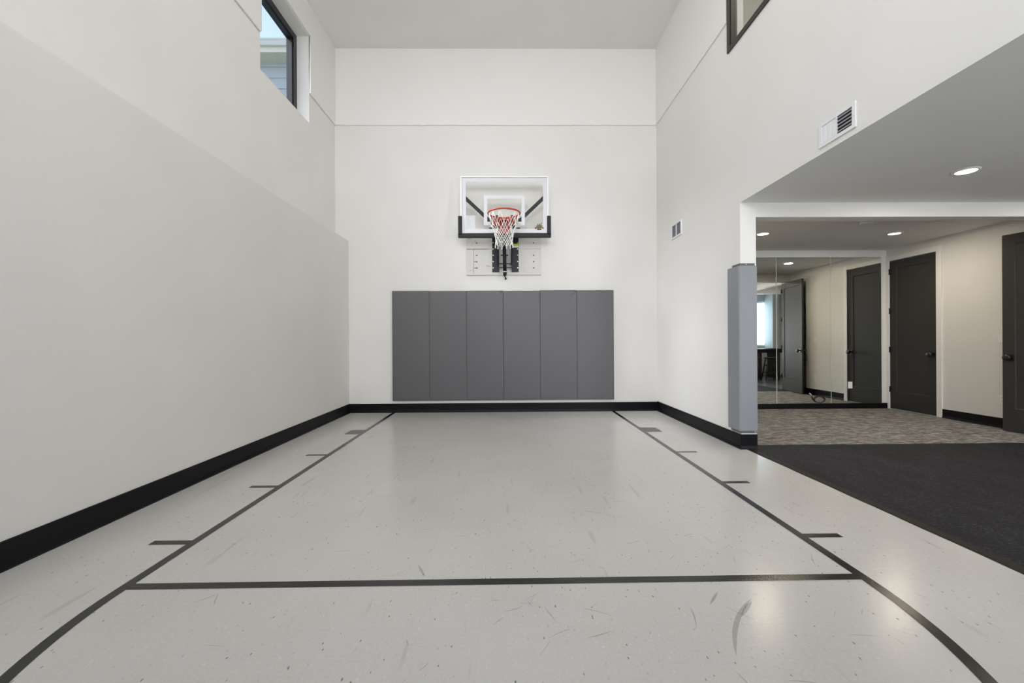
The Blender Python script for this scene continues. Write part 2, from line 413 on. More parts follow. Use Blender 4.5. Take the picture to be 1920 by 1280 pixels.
# right wall with the wide opening and the interior window
QY0, QY1, QZ0, QZ1 = 9.2, 15.60, 14.42, 18.4
rw = MB()
rw.box(XR, XE, YE, D, 0, QZ0); rw.box(XR, XE, QY1, D, QZ0, ZC); rw.box(XR, XE, YB, YE, ZO + .0006, QZ0)
rw.box(XR, XE, QY0, QY1, QZ1, ZC); rw.box(XR, XE, YB, QY0, QZ0, ZC); rw.box(XR, XE, YB, 1.0, 0, ZO)
bmesh.ops.remove_doubles(rw.bm, verts=rw.bm.verts[:], dist=1e-5)
struct(rw.build('wall_right', WALL), 'white right wall with the wide opening into the exercise area')
band('wall_right_band', 1, QY1 + .06, D - .08, XR, -.05, 'coated upper band of the right wall', 5)
struct(MB().box(XR - .05, XR, YB, QY1 + .06, QZ1 + .03, ZC).build('wall_right_band.001', BAND), 'coated band above the interior window')
w2 = window(2, 0, XR - .06, QY0, QY1, QZ0, QZ1, .30, .17, BRNZ, GLASS, 'dark framed interior window high on the right wall', out=1, gl=.45)
# loft room behind the interior window
lf = MB()
lf.box(XE, 15, 5, 5.3, 9.4, ZC); lf.box(XE, 15, 21, 21.3, 9.4, ZC); lf.box(15, 15.3, 5, 21.3, 9.4, ZC); lf.box(XE, 15.3, 5, 21.3, ZC, ZC + .3); lf.box(XE, 15.3, 5, 21.3, 9.22, 9.45)
struct(lf.build('wall_loft', LOFT), 'beige walls of the loft behind the interior window')
struct(MB().box(11.6, 11.95, 17.2, 21, 9.45, ZC).box(XE, 11.6, 17.2, 17.5, 9.45, ZC).build('wall_loft_partition', LOFTC), 'grey-green partition in the loft')
struct(MB().box(14.8, 15, 16.4, 16.8, 9.45, ZC - .2).box(11.9, 12.05, 16.95, 17.2, 9.45, ZC).build('trim_3', TRIM), 'door casing in the loft')
area('loft_fill_lamp', (11.5, 12.5, ZC - .15), (0, 0, -1), 3, 3, 22, (1, .90, .75))  # added area lamp without a fixture, brightens the loft

# rear wall behind the camera with its windows, the middle ones added for light
rr = MB()
rr.box(-10.6, -7.9, YB - .6, YB, 0, ZC); rr.box(-7.9, -6.2, YB - .6, YB, 7.9, 16.4); rr.box(-6.2, -3.4, YB - .6, YB, 16.0, 16.4); rr.box(-6.2, 6.2, YB - .6, YB, 7.9, 9.2); rr.box(-7.9, -3.4, YB - .6, YB, 19.0, ZC)
rr.box(-3.4, 6.2, YB - .6, YB, 16.0, ZC); rr.box(6.2, XE, YB - .6, YB, 7.9, ZC); rr.box(-7.9, -5.5, YB - .6, YB, 0, 7.9); rr.box(5.5, XE, YB - .6, YB, 0, 7.9)
struct(rr.build('wall_rear', WALL), 'rear wall of the court')
window(3, 1, YB - .25, -7.9, -3.4, 16.4, 19.0, .3, .22, WINF, GLASS, 'high rear window')
window(5, 1, YB - .25, -5.5, 5.5, .02, 7.9, .3, .22, WINF, GLASS, 'glazed doors in the rear wall', mull=(-1.83, 1.83))
window(8, 1, YB - .25, -6.2, 6.2, 9.2, 16.0, .3, .22, WINF, GLASS, 'added tall middle windows in the unseen rear wall', mull=(-2.07, 2.07))  # added openings for the main court lamp, clear of the backboard reflection
r2 = MB(); r2.box(XE, 11.9, YB - .6, YB, 0, 9.2); r2.box(18.1, XW + .5, YB - .6, YB, 0, 9.2); r2.box(11.9, 18.1, YB - .6, YB, 0, 2); r2.box(11.9, 18.1, YB - .6, YB, 7.2, 9.2)
struct(r2.build('wall_rear_exercise', GYMW), 'rear wall of the exercise area')
window(6, 1, YB - .25, 11.9, 18.1, 2, 7.2, .3, .22, WINF, GLASS, 'added window of the exercise area, behind the camera', mull=(15,))  # made-up window, put in to let daylight into the exercise area

# exercise-area walls
struct(MB().box(XR, XW + .5, YM, YM + .5, 0, 9.2).build('wall_mirrored', GYMW), 'cream wall that carries the mirrors')
DY0, DY1, DZ = 20.72, 23.32, 8.17          # closed door
OY0, OY1 = 9.2, 14.45                        # cased opening
wd = MB(); X1 = XW + .45
wd.box(XW, X1, DY1, YM, 0, 9.2); wd.box(XW, X1, DY0, DY1, DZ, 9.2); wd.box(XW, X1, OY1, DY0, 0, 9.2)
wd.box(XW, X1, OY0, OY1, DZ, 9.2); wd.box(XW, X1, YB - .6, OY0, 0, 9.2)
struct(wd.build('wall_doors', GYMW), 'cream wall with the charcoal doors')
# side room seen only in the mirror
sr = MB()
sr.box(X1, 32, 15.3, 15.6, 0, 9.4); sr.box(32, 32.3, -3, 15.6, 0, 9.4)
sr.box(X1, 25.6, .6, .9, 0, 9.4); sr.box(28.8, 32, .6, .9, 0, 9.4); sr.box(25.6, 28.8, .6, .9, 0, 3.2); sr.box(25.6, 28.8, .6, .9, 8.0, 9.4)
struct(sr.build('wall_side_room', WALL), 'white walls of the side room')
struct(MB().box(28.1, 28.75, .9, 2.4, 0, 9.3).build('wall_side_room_pier', GYMW), 'cream pier beside the side room window')
struct(MB().box(X1, 32, .6, 15.6, 9.2, 9.5).build('ceiling.003', CEIL2), 'ceiling of the side room')
struct(MB().box(X1, 32, 5.2, 5.8, 8.35, 9.2).build('trim_4', TRIM), 'white beam in the side room')
window(7, 1, .75, 25.6, 28.8, 3.2, 8.0, .15, .1, TRIM, GLASS, 'bright window of the side room')

# ------------------------------------------------------------ doors
def door_leaf(n, T, width, label, hinges=True, both=False, casing=None):
    """leaf in local frame: hinge edge at y=0, runs along +y, room face at x=0 (room is -x), thickness .115"""
    th = .115; m = MB(T); z0, z1 = .03, 8.13; s, tr, brl = .38, .40, .93
    rc = .03
    m.box(rc, th - rc, s - .01, width - s + .01, z0 + brl - .01, z1 - tr + .01)
    for (a, b, c, d) in ((0, s, z0, z1), (width - s, width, z0, z1), (s, width - s, z0, z0 + brl), (s, width - s, z1 - tr, z1)):
        m.box(0, th, a, b, c, d)
    # sticking: sloped edge round the recessed panel
    for sx0, sx1 in ((0, rc), (th, th - rc)):
        y0, y1, a0, a1, e = s, width - s, z0 + brl, z1 - tr, .03
        V = [(sx0, y0, a0), (sx0, y1, a0), (sx0, y1, a1), (sx0, y0, a1), (sx1, y0 + e, a0 + e), (sx1, y1 - e, a0 + e), (sx1, y1 - e, a1 - e), (sx1, y0 + e, a1 - e)]
        m.raw(V, [(0, 1, 5, 4), (1, 2, 6, 5), (2, 3, 7, 6), (3, 0, 4, 7)])
    d = m.build('door_%d' % n, DOOR); struct(d, label)
    for side in ((-1, 1) if both else (-1,)):
        q = 0 if side < 0 else th; k = MB(T); y = width - .23; z = 3.07
        def ls(prof): return [(r, side * t) for r, t in prof]
        k.box(min(q, q + side * .03), max(q, q + side * .03), y - .12, y + .12, z - .12, z + .12, .008)
        k.lathe((q, y, z), ls([(.055, .02), (.05, .09), (.07, .105), (.12, .13), (.135, .17), (.13, .22), (.09, .25), (.02, .255)]), 0, 24)
        h_ = k.build('door_knob', BLACK, d); h_['label'] = 'black round door knob on square plate'
    lt = MB(T).box(.03, th - .03, width - .002, width + .004, 2.95, 3.2).build('latch_plate', BLACK, d)
    if hinges:
        for z in (7.57, 5.40, 3.27, 1.08):
            hh = MB(T); hh.box(-.012, .012, -.07, .10, z - .15, z + .15); hh.tube([(-.03, -.005, z - .16), (-.03, -.005, z + .16)], .028, 10)
            hh.build('hinge', BLACK, d)
    return d
# closed door: hinge on the far side (larger y) so mirror the y direction
T1 = Matrix.Translation((XW + .015, DY1 - .01, 0)) @ Matrix.Diagonal((1, -1, 1, 1))
d1 = door_leaf(1, T1, DY1 - DY0 - .02, 'closed charcoal single-panel door beside the mirrors')
HX, HY = 21.17, 14.50; ang = math.atan2(20.66 - HX, 17.46 - HY)
T2 = Matrix.Translation((HX, HY, 0)) @ Matrix.Rotation(-ang, 4, 'Z')
d2 = door_leaf(2, T2, 3.0, 'open charcoal single-panel door folded back toward the wall', both=True)
for o_ in (d1, d2):
    for c_ in [o_] + list(o_.children): 
        bm_ = bmesh.new(); bm_.from_mesh(c_.data); bmesh.ops.recalc_face_normals(bm_, faces=bm_.faces[:]); bm_.to_mesh(c_.data); bm_.free()
def casing(n, y0, y1, z1, label, far=.3, lo=True):
    m = MB(); w_ = .27; a, b = XW - .055, XW
    wf = min(w_, YM - .005 - y1)
    m.box(a, b, y0 - w_, y0, 0, z1 + w_, .01); m.box(a, b, y1, y1 + wf, 0, z1 + w_, .01); m.box(a, b, y0, y1, z1, z1 + w_, .01)
    return struct(m.build('trim_%d' % n, TRIM), label)
casing(5, DY0, DY1, DZ, 'white casing round the closed charcoal door')
m = MB(); m.box(XW - .04, XW, OY0 - .3, OY0, 0, DZ + .3); m.box(XW - .04, XW, OY0, OY1, DZ, DZ + .3)
m.box(XW, X1, OY0, OY0 + .04, 0, DZ); m.box(XW, X1, OY1 - .04, OY1, 0, DZ); m.box(XW, X1, OY0, OY1, DZ - .04, DZ)
struct(m.build('trim_6', TRIM), 'white casing of the opening into the side room')
struct(MB().box(XW + .14, XW + .3, DY0, DY1, 0, DZ).build('trim_7', TRIM), 'door stop behind the closed door')

# ------------------------------------------------------------ baseboards (cove profile)
def cove(name, pts, outs, h, label, th=.035, toe=.07, mat=BASEB):
    """pts: xy polyline along wall, outs: per point outward offset direction (already mitred)"""
    prof = [(0, 0), (toe, 0), (toe, .015), (toe * .75, .03), (th + .008, .075), (th, .12), (th, h - .02), (th * .7, h), (0, h)]
    V, Fc = [], []; k = len(prof)
    for (x, y), (ox, oy) in zip(pts, outs):
        for d, z in prof: V.append((x + ox * d, y + oy * d, z))
    for i in range(len(pts) - 1):
        for c in range(k - 1): Fc.append((i * k + c, i * k + c + 1, (i + 1) * k + c + 1, (i + 1) * k + c))
    Fc.append(tuple(range(k))); Fc.append(tuple((len(pts) - 1) * k + c for c in range(k)))
    m = MB().raw(V, Fc); bmesh.ops.recalc_face_normals(m.bm, faces=m.bm.faces[:])
    return struct(m.build(name, mat), label)
cove('baseboard_left', [(XL, YB), (XL, D)], [(1, 0), (1, -1)], .50, 'black rubber cove base along the left wall')
cove('baseboard_back', [(XL, D), (XR, D)], [(1, -1), (-1, -1)], .49, 'black rubber cove base under the wall mats')
cove('baseboard_right', [(XR, D), (XR, YE), (XE, YE)], [(-1, -1), (-1, -1), (0, -1)], .52, 'black rubber cove base wrapping the right wall end')
cove('baseboard_mirrored', [(XE, YM), (XW - .06, YM)], [(0, -1), (0, -1)], .29, 'black rubber cove base under the mirrors', .09, .11)
cove('baseboard_doors', [(XW, OY1 + .0), (XW, DY0 - .27)], [(-1, 0), (-1, 0)], .43, 'black rubber cove base between the two charcoal doors')
cove('baseboard_doors.001', [(XW, YB), (XW, OY0 - .3)], [(-1, 0), (-1, 0)], .43, 'black rubber cove base beyond the opening')

# ------------------------------------------------------------ court lines, children of the floor
def flat(name, quads, mat, z=.004, label=None):
    V, Fc = [], []
    for q in quads:
        b0 = len(V); V += [(x, y, z) for x, y in q]; Fc.append(tuple(range(b0, b0 + len(q))))
    m = MB().raw(V, Fc)
    for f in m.bm.faces:
        f.normal_update()
        if f.normal.z < 0: f.normal_flip()
    o = m.build(name, mat, court_floor)
    if label: o['label'] = label
    return o
court_floor['_o'] = tuple(Vector(court_floor.location) / F)
def xl(y): return -6.06 - .007 * (y - 6.8)      # centre of left lane line
def xr_(y): return 5.735 + .002 * (y - 6.8)
FT = 6.79; HW = .085
YT = D - .075
def strip(f, y0, y1): return [(f(y0) - HW, y0), (f(y0) + HW, y0), (f(y1) + HW, y1), (f(y1) - HW, y1)]
flat('lane_line', [strip(xl, FT - HW, YT)], TAPE, label='black tape line along the left of the lane')
flat('lane_line', [strip(xr_, FT - HW, YT)], TAPE, label='black tape line along the right of the lane')
flat('free_throw_line', [[(xl(FT) + HW, FT - HW - .02), (xr_(FT) - HW, FT - HW + .02), (xr_(FT) - HW, FT + HW + .02), (xl(FT) + HW, FT + HW - .02)]], TAPE, label='black free throw line across the lane')
for y in (14.55, 11.40, 8.25):
    flat('lane_tick', [[(xl(y) - HW, y - HW), (xl(y) - HW, y + HW), (-6.88, y + HW), (-6.88, y - HW)]], TAPE)
    flat('lane_tick', [[(xr_(y) + HW, y - HW), (xr_(y) + HW, y + HW), (6.52, y + HW), (6.52, y - HW)]], TAPE)
flat('lane_block', [[(xl(18) - HW, 17.80), (xl(18) - HW, 18.63), (-6.84, 18.63), (-6.84, 17.80)]], FADED, label='dark grey lane block left of the lane')
flat('lane_block', [[(xr_(18) + HW, 17.78), (xr_(18) + HW, 18.68), (6.53, 18.68), (6.53, 17.78)]], FADED, label='dark grey lane block right of the lane')
cx = (xl(FT) + xr_(FT)) / 2; rad = (xr_(FT) - xl(FT)) / 2; q = []
for i in range(64):
    a, b_ = -PI * i / 64, -PI * (i + 1) / 64
    q.append([(cx + (rad - HW) * math.cos(a), FT - HW + (rad - HW) * math.sin(a)), (cx + (rad + HW) * math.cos(a), FT - HW + (rad + HW) * math.sin(a)),
              (cx + (rad + HW) * math.cos(b_), FT - HW + (rad + HW) * math.sin(b_)), (cx + (rad - HW) * math.cos(b_), FT - HW + (rad - HW) * math.sin(b_))])
flat('free_throw_arc', q, TAPE, label='black tape arc before the free throw line')
# scuffs
quads = []
def scuff(x, y, a, L, w_, curve):
    n = 8; P = []; 
    for i in range(n + 1):
        P.append((x, y)); x += math.cos(a) * L / n; y += math.sin(a) * L / n; a += curve / n
    for i in range(n):
        (x0, y0), (x1, y1) = P[i], P[i + 1]; dx, dy = x1 - x0, y1 - y0; l = math.hypot(dx, dy); nx, ny = -dy / l, dx / l
        w0 = w_ * math.sin(PI * (i + .02) / n) ** .7 if i else 0; w1 = w_ * math.sin(PI * (i + 1) / n) ** .7 if i + 1 < n else 0
        quads.append([(x0 + nx * w0, y0 + ny * w0), (x0 - nx * w0, y0 - ny * w0), (x1 - nx * w1, y1 - ny * w1), (x1 + nx * w1, y1 + ny * w1)])
scuff(3.62, 6.27, -2.45, 1.45, .034, .55); scuff(3.58, 6.2, -2.4, .5, .03, .1); scuff(3.2, 6.45, -2.28, .42, .02, 0)
scuff(-1.56, 7.35, -1.15, .45, .022, .1); scuff(1.7, 9.6, -.5, .5, .013, .1)
for i in range(110):
    scuff(random.uniform(-.5, 5.4) if i % 3 else random.uniform(-5, 6.5), random.uniform(4.3, 11.5), random.uniform(0, PI), random.uniform(.10, .45), random.uniform(.003, .010), random.uniform(-.6, .6))
quads = [q for q in quads if abs(q[0][1] - FT) > .2]
sm = flat('scuff_marks', quads, SCUFF, z=.002, label='grey shoe scuffs on the vinyl'); sm['kind'] = 'stuff'

# ------------------------------------------------------------ wall mats
side_words = ['leftmost of the six grey padded wall panels under the hoop', 'second from left of the six grey padded wall panels under the hoop',
              'third from left of the six grey padded wall panels, left of the centre seam', 'fourth from left of the six grey padded wall panels, right of the centre seam',
              'fifth from left of the six grey padded wall panels, creased at top right', 'rightmost of the six grey padded wall panels under the hoop']
MX0, MX1, MZ0, MZ1 = -6.21, 5.80, .66, 6.59
def pad_mesh(x0, x1, z0, z1, y0, th, crease, seed):
    rnd = random.Random(seed); m = MB(); V = []; Fc = []
    ed = [0, .0012, .003, .006, .010, .015]
    US = ed[:1] + [e / (x1 - x0) * 2 for e in ed[1:]]; US = US + [US[-1] + (1 - 2 * US[-1]) * k / 30 for k in range(1, 30)] + [1 - e for e in US[::-1]]
    VS = ed[:1] + [e / (z1 - z0) * 2 for e in ed[1:]]; VS = VS + [VS[-1] + (1 - 2 * VS[-1]) * k / 70 for k in range(1, 70)] + [1 - e for e in VS[::-1]]
    nx, nz = len(US) - 1, len(VS) - 1
    e = .035
    for j in range(nz + 1):
        for i in range(nx + 1):
            u, v = US[i], VS[j]; x = x0 + (x1 - x0) * u; z = z0 + (z1 - z0) * v
            du = min(u, 1 - u) * (x1 - x0); dv = min(v, 1 - v) * (z1 - z0)
            r = 1 - (1 - min(1, du / .03)) ** 2.5; r2 = 1 - (1 - min(1, dv / .10)) ** 2.5
            d = th * (.90 + .10 * r * r2) + .008 * math.sin(PI * u) * math.sin(PI * v)
            if crease:
                t = (1 - u) * (x1 - x0) + 0.0; s_ = (1 - v) * (z1 - z0)
                for k, sl in enumerate((1.1, 2.0)):
                    dist = abs(s_ - t * sl) / math.hypot(1, sl)
                    fall = max(0, 1 - (t + s_) / 1.9)
                    d -= .035 * math.exp(-(dist / .05) ** 2) * fall
                    d += .018 * math.exp(-((dist - .09) / .05) ** 2) * fall
            V.append((x, y0 - d, z))
    for j in range(nz):
        for i in range(nx):
            a = j * (nx + 1) + i; Fc.append((a, a + 1, a + nx + 2, a + nx + 1))
    b = len(V); ring = [i for i in range(nx + 1)] + [(j) * (nx + 1) + nx for j in range(1, nz + 1)] + [nz * (nx + 1) + i for i in range(nx - 1, -1, -1)] + [j * (nx + 1) for j in range(nz - 1, 0, -1)]
    for k in ring: x, y, z = V[k]; V.append((x, y0, z))
    n = len(ring)
    for k in range(n): Fc.append((ring[k], b + k, b + (k + 1) % n, ring[(k + 1) % n]))
    m.raw(V, Fc, True); bmesh.ops.recalc_face_normals(m.bm, faces=m.bm.faces[:])
    return m
for i in range(6):
    x0 = MX0 + (MX1 - MX0) * i / 6; x1 = MX0 + (MX1 - MX0) * (i + 1) / 6
    zt = MZ1 + (.012, .0, .006, -.008, .015, .004)[i]
    t = thing('wall_mat', ((x0 + x1) / 2, D - .1, MZ0), side_words[i], 'wall pad', 'grey padded wall panels')
    pad_mesh(x0 + .002, x1 - .002, MZ0, zt, D - .03, .15, i in (2, 4), i).build('padding', MATV, t)
    MB().box(x0 + .01, x1 - .01, D - .045, D - .001, MZ0 - .02 if i < 3 else MZ0 - .005, zt - .01).build('backing_board', BLACK, t)

# corner pad
cp = thing('corner_pad', (8.5, YE - .06, .64), 'tall grey vinyl corner pad strapped over the right wall end', 'corner pad')
xo, yo, tk = XR - .003, YE - .003, .115
L_ = [(xo, 15.53), (xo - tk, 15.53), (xo - tk, yo - tk + .03), (xo - tk + .03, yo - tk), (8.765, yo - tk), (8.765, yo), (xo, yo)]
m = MB().prism(L_, 2, .655, 6.45); 
bmesh.ops.bevel(m.bm, geom=[e for e in m.bm.edges], offset=.012, segments=2, affect='EDGES')
m.build('padding', PADV, cp)
L2 = [(xo, 15.36), (xo - .03, 15.36), (xo - .03, yo - .03), (8.73, yo - .03), (8.73, yo), (xo, yo)]
MB().prism(L2, 2, 6.45, 6.545).build('top_flap', PADF, cp)
L3_ = [(xo, 15.42), (xo - .06, 15.42), (xo - .06, yo - .06), (8.76, yo - .06), (8.76, yo), (xo, yo)]
MB().prism(L3_, 2, .575, .655).build('bottom_flap', PADF, cp)
MB().lathe((8.43, yo - .03, 6.50), [(.022, 0), (.022, -.01), (.01, -.018)], 1, 12).build('screw', ZINC, cp)
MB().lathe((8.70, yo - .06, .615), [(.03, 0), (.03, -.01), (.012, -.02)], 1, 12).build('screw', ZINC, cp)

# ------------------------------------------------------------ basketball hoop
CXH = -.10; YBD = 21.86
hp = thing('basketball_hoop', (CXH, D, 7.4), 'wall-mounted basketball hoop with clear backboard, orange-red rim and white net', 'basketball hoop')
bx0, bx1, bz0, bz1 = -2.37, 2.175, 9.42, 12.36
glass = MB().box(bx0 + .06, bx1 - .06, YBD, YBD + .04, bz0, bz1 - .05).build('backboard', BGLASS, hp); glass['label'] = 'clear backboard glass'
fr = MB(); fw = .075
fr.box(bx0, bx1, YBD - .03, YBD + .09, bz1 - fw, bz1, .008); fr.box(bx0, bx0 + fw, YBD - .03, YBD + .09, bz0, bz1 - fw, .008)
fr.box(bx1 - fw, bx1, YBD - .03, YBD + .09, bz0, bz1 - fw, .008); fr.box(bx0 + fw, bx1 - fw, YBD - .03, YBD + .09, bz0 - .05, bz0, .008)
fr.build('backboard_frame', WFRM, glass)
bo = MB(); a, b_, yq0, yq1 = .075, .29, YBD - .006, YBD
def rect_ring(m, x0, x1, z0, z1, w_, y0, y1):
    m.box(x0, x1, y0, y1, z1 - w_, z1); m.box(x0, x1, y0, y1, z0, z0 + w_); m.box(x0, x0 + w_, y0, y1, z0 + w_, z1 - w_); m.box(x1 - w_, x1, y0, y1, z0 + w_, z1 - w_)
rect_ring(bo, bx0 + fw + .01, bx1 - fw - .01, bz0 + .02, bz1 - fw - .02, .20, yq0, yq1); bo.build('white_border', FROST, glass)
sq = MB(); rect_ring(sq, -1.165, .95, 9.83, 11.37, .175, yq0, yq1); sq.build('target_square', FROST, glass)
pd = MB(); P0, P1 = YBD - .07, YBD + .14
pd.box(-2.49, 2.29, P0, P1, 9.19, 9.41, .03, 3); pd.box(-2.49, -2.29, P0, P1, 9.30, 10.30, .03, 3); pd.box(2.09, 2.29, P0, P1, 9.30, 10.30, .03, 3)
pd.build('edge_padding', BPAD, glass)['label'] = 'charcoal foam pad along the backboard lower edge'
# emblem: small brown round print with spokes and dark flourishes
em = MB(); em.lathe((1.69, YBD - .004, 9.715), [(.135, -.002), (.135, -.004)], 1, 28)
e1 = em.build('emblem', LOGO1, glass); e1['label'] = 'small brown and black emblem print'
em = MB()
for k in range(7):
    a = PI * (.02 + .16 * k); r0, r1 = .14, (.20 if k != 2 else .26)
    em.bar((1.69 + r0 * math.cos(a), YBD - .008, 9.715 + r0 * math.sin(a)), (1.69 + r1 * math.cos(a), YBD - .008, 9.715 + r1 * math.sin(a)), .028, .004)
for s_ in (-1, 1): em.box(1.69 + s_ * .19 - .035, 1.69 + s_ * .19 + .035, YBD - .010, YBD - .006, 9.63, 9.71)
em.tube([(1.69 + .125 * math.cos(t), YBD - .008, 9.715 + .125 * math.sin(t)) for t in [PI * 2 * k / 20 for k in range(20)]], .012, 5, closed=True)
em.tube([(1.63, YBD - .012, 9.67), (1.67, YBD - .012, 9.76), (1.72, YBD - .012, 9.70), (1.76, YBD - .012, 9.75)], .014, 5)
em.box(1.57, 1.81, YBD - .010, YBD - .006, 9.57, 9.60)
em.build('emblem_outline', LOGO2, glass)
# rim
RC = Vector((-.12, 20.62, 10.07)); RR = .77
rm = MB().tube([(RC.x + RR * math.cos(2 * PI * k / 64), RC.y + RR * math.sin(2 * PI * k / 64), RC.z) for k in range(64)], .04, 12, closed=True)
rim = rm.build('rim', RED, hp)
rb_ = MB()
# bracket: back plate narrowing downward, side gussets and top plate
yb = YBD - .012
rb_.prism([(-.80, 10.0), (-.84, 9.90), (-.42, 9.80), (-.38, 9.5), (-.26, 9.33), (.02, 9.33), (.14, 9.5), (.18, 9.80), (.60, 9.90), (.56, 10.0)], 1, yb - .05, yb)
rb_.prism([(-.62, yb - .02), (-.50, 21.25), (-.35, 21.37), (.11, 21.37), (.26, 21.25), (.38, yb - .02)], 2, 9.97, 10.03)
for sx_ in (-.40, .16):
    rb_.prism([(yb - .02, 10.0), (21.38, 10.0), (21.5, 9.86), (yb - .03, 9.42)], 0, sx_ - .015, sx_ + .015)
for s_ in (-1, 1): rb_.tube([(RC.x + s_ * .62, RC.y + .48, 10.05), (RC.x + s_ * .60, 21.4, 10.0), (RC.x + s_ * .45, yb - .03, 9.98)], .028, 8)
bracket = rb_.build('rim_bracket', RED, hp)
MB().box(-.17, .12, yb - .056, yb - .05, 9.83, 9.93).build('rim_label', new_mat('pale_pink_label', (.62, .30, .32), .5), bracket)
for k in range(12):
    a = 2 * PI * (k + .5) / 12; MB().tube([(RC.x + RR * math.cos(a) * s_, RC.y + RR * math.sin(a) * s_, RC.z - dz) for s_, dz in ((1.0, .02), (.985, .06), (.955, .055), (.96, .02))], .010, 6).build('net_hook', RED, rim)
nb = MB(); lev = [(10.03, .75), (9.52, .64), (9.25, .53), (9.04, .46), (8.85, .425), (8.67, .415), (8.49, .44)]
def node(k, i):
    z, r = lev[k]; a = 2 * PI * (i + .5 + (k % 2) * .5) / 12; rj = random.Random(k * 50 + i % 12)
    dz = rj.uniform(-.02, .02) if 0 < k else 0
    return Vector((RC.x + r * math.cos(a), RC.y + r * math.sin(a), z + dz))
for k in range(6):
    for i in range(12):
        a = node(k, i)
        for j in ((i - 1) if k % 2 == 0 else i, i if k % 2 == 0 else i + 1):
            b2 = node(k + 1, j % 12); mid = (a + b2) / 2; nb.tube([a, mid, b2], .0135, 6)
    if k:
        for i in range(12): c = node(k, i); nb.tube([c + Vector((0, 0, .022)), c, c - Vector((0, 0, .022))], [.013, .022, .013], 7)
for i in range(12):       # loose loops along the bottom hem
    a = node(6, i); nb.tube([a, a + Vector((.02, 0, -.05)), a + Vector((0, .0, -.085)), a + Vector((-.02, 0, -.05)), a], .0135, 6)
nb.build('net', NET, hp)['label'] = 'white knotted nylon net'
# mounting board of painted plywood
mbd = MB(); mbd.box(-2.19, 1.86, D - .12, D - .001, 7.45, 8.845, .01); mbd.box(-2.19, 1.86, D - .12, D - .001, 8.87, 9.95, .01); mbd.box(-2.17, 1.84, D - .09, D - .002, 8.8, 8.9)
board = mbd.build('mounting_board', BOARD, hp); board['label'] = 'worn white plywood mounting board'
CHIP = new_mat('chipped_brown_wood', (.10, .07, .045), .8)
for x in (-1.62, 1.46):
    for z in (9.19, 8.51, 8.17, 7.83): 
        sn = MB().lathe((x, D - .119, z), [(.035, 0), (.035, -.006), (.015, -.006)], 1, 10)
        if x < 0: sn.box(x - .16 if z < 8.3 else x - .06, x + .02, D - .123, D - .12, z - .014, z + .014)
        sn.build('screw_hole', CHIP, board)
sn = MB().box(-1.80, -1.785, D - .122, D - .119, 7.55, 8.84); sn.box(-2.17, -1.0, D - .123, D - .119, 8.84, 8.86)
sn.bar((-1.12, D - .121, 7.96), (-.88, D - .121, 7.91), .02, .004)
sn.build('paint_cracks', CHIP, board)['kind'] = 'stuff'
# steel wall bracket: two channels
for (a, b_) in ((-.785, -.44), (.30, .645)):
    ch = MB(); s_ = -1 if a < 0 else 1; edge = b_ if a < 0 else a
    ch.box(a, b_, D - .15, D - .12, 7.60, 9.93); ch.box(min(edge, edge - s_ * .03) , max(edge, edge - s_ * .03), D - .42, D - .12, 7.60, 9.93)
    chn = ch.build('wall_channel', STEEL, hp)
    for z in (9.19, 8.85, 8.51, 8.17, 7.83):
        MB().lathe(((a + .05) if a < 0 else (b_ - .05), D - .15, z), [(.034, 0), (.034, -.02), (.015, -.03)], 1, 8).build('bolt', ZINC, chn)
MB().box(.33, .635, D - .158, D - .15, 9.02, 9.14).build('warning_label', YELL, hp)
MB().box(.33, .635, D - .158, D - .15, 8.93, 9.02).build('warning_label', WPLAS, hp)['label'] = 'white lower half of the warning label'
# parallel lift arms between wall channels and backboard
for s_ in (-1, 1):
    x = CXH + s_ * .36
    ar = MB(); ar.bar((x, D - .33, 9.75), (x, YBD + .22, 10.35), .06, .12); ar.bar((x, D - .33, 7.95), (x, YBD + .2, 9.25), .06, .12)
    ar.build('lift_arm', STEEL, hp)
    ds = MB(); ds.bar((CXH + s_ * .25, YBD + .22, 9.62), (CXH + s_ * 2.16, YBD + .14, 11.40), .17, .1)
    ds.build('backboard_strut', STEEL, hp)
ur = MB()
for s_ in (-1, 1): ur.box(CXH + s_ * .40 - .05, CXH + s_ * .40 + .05, YBD + .16, YBD + .28, 9.1, 10.4)
ur.box(-1.02, .82, YBD + .06, YBD + .16, 9.97, 10.20); ur.box(-.9, -.62, YBD + .05, YBD + .2, 9.50, 9.72); ur.box(.42, .70, YBD + .05, YBD + .2, 9.50, 9.72)
ur.build('backboard_carrier', STEEL, hp)
cbn = MB()
for z in (8.02, 7.82): cbn.bar((-.46, D - .35, z), (.32, D - .35, z), .055, .055)
cbn.build('cross_bar', STEEL, hp)
ac = MB(); A0 = Vector((-.13, YBD + .22, 9.65)); A1 = Vector((-.10, D - .60, 7.33)); dA = (A1 - A0)
ac.tube([A0, A0 + dA * .66], .085, 16); ac.tube([A0 + dA * .40, A1 - dA * .10], .098, 16)
ac.tube([A0 + dA * .55 + Vector((-.19, 0, 0)), A0 + dA * .55 + Vector((.19, 0, 0))], .04, 10)
act = ac.build('height_actuator', STEEL, hp)
MB().tube([A1 - dA * .105, A1 - dA * .085], .099, 16).build('collar', ZINC, act)
MB().tube([A1 - dA * .085, A1], [.10, .085], 16).build('end_cap', STEEL, act)
MB().tube([A1, A1 + Vector((.0, 0, -.06)), A1 + Vector((.045, 0, -.10)), A1 + Vector((.07, 0, -.16)), A1 + Vector((.04, 0, -.20)), A1 + Vector((-.0, 0, -.14))], .03, 8).build('crank_hook', STEEL, act)

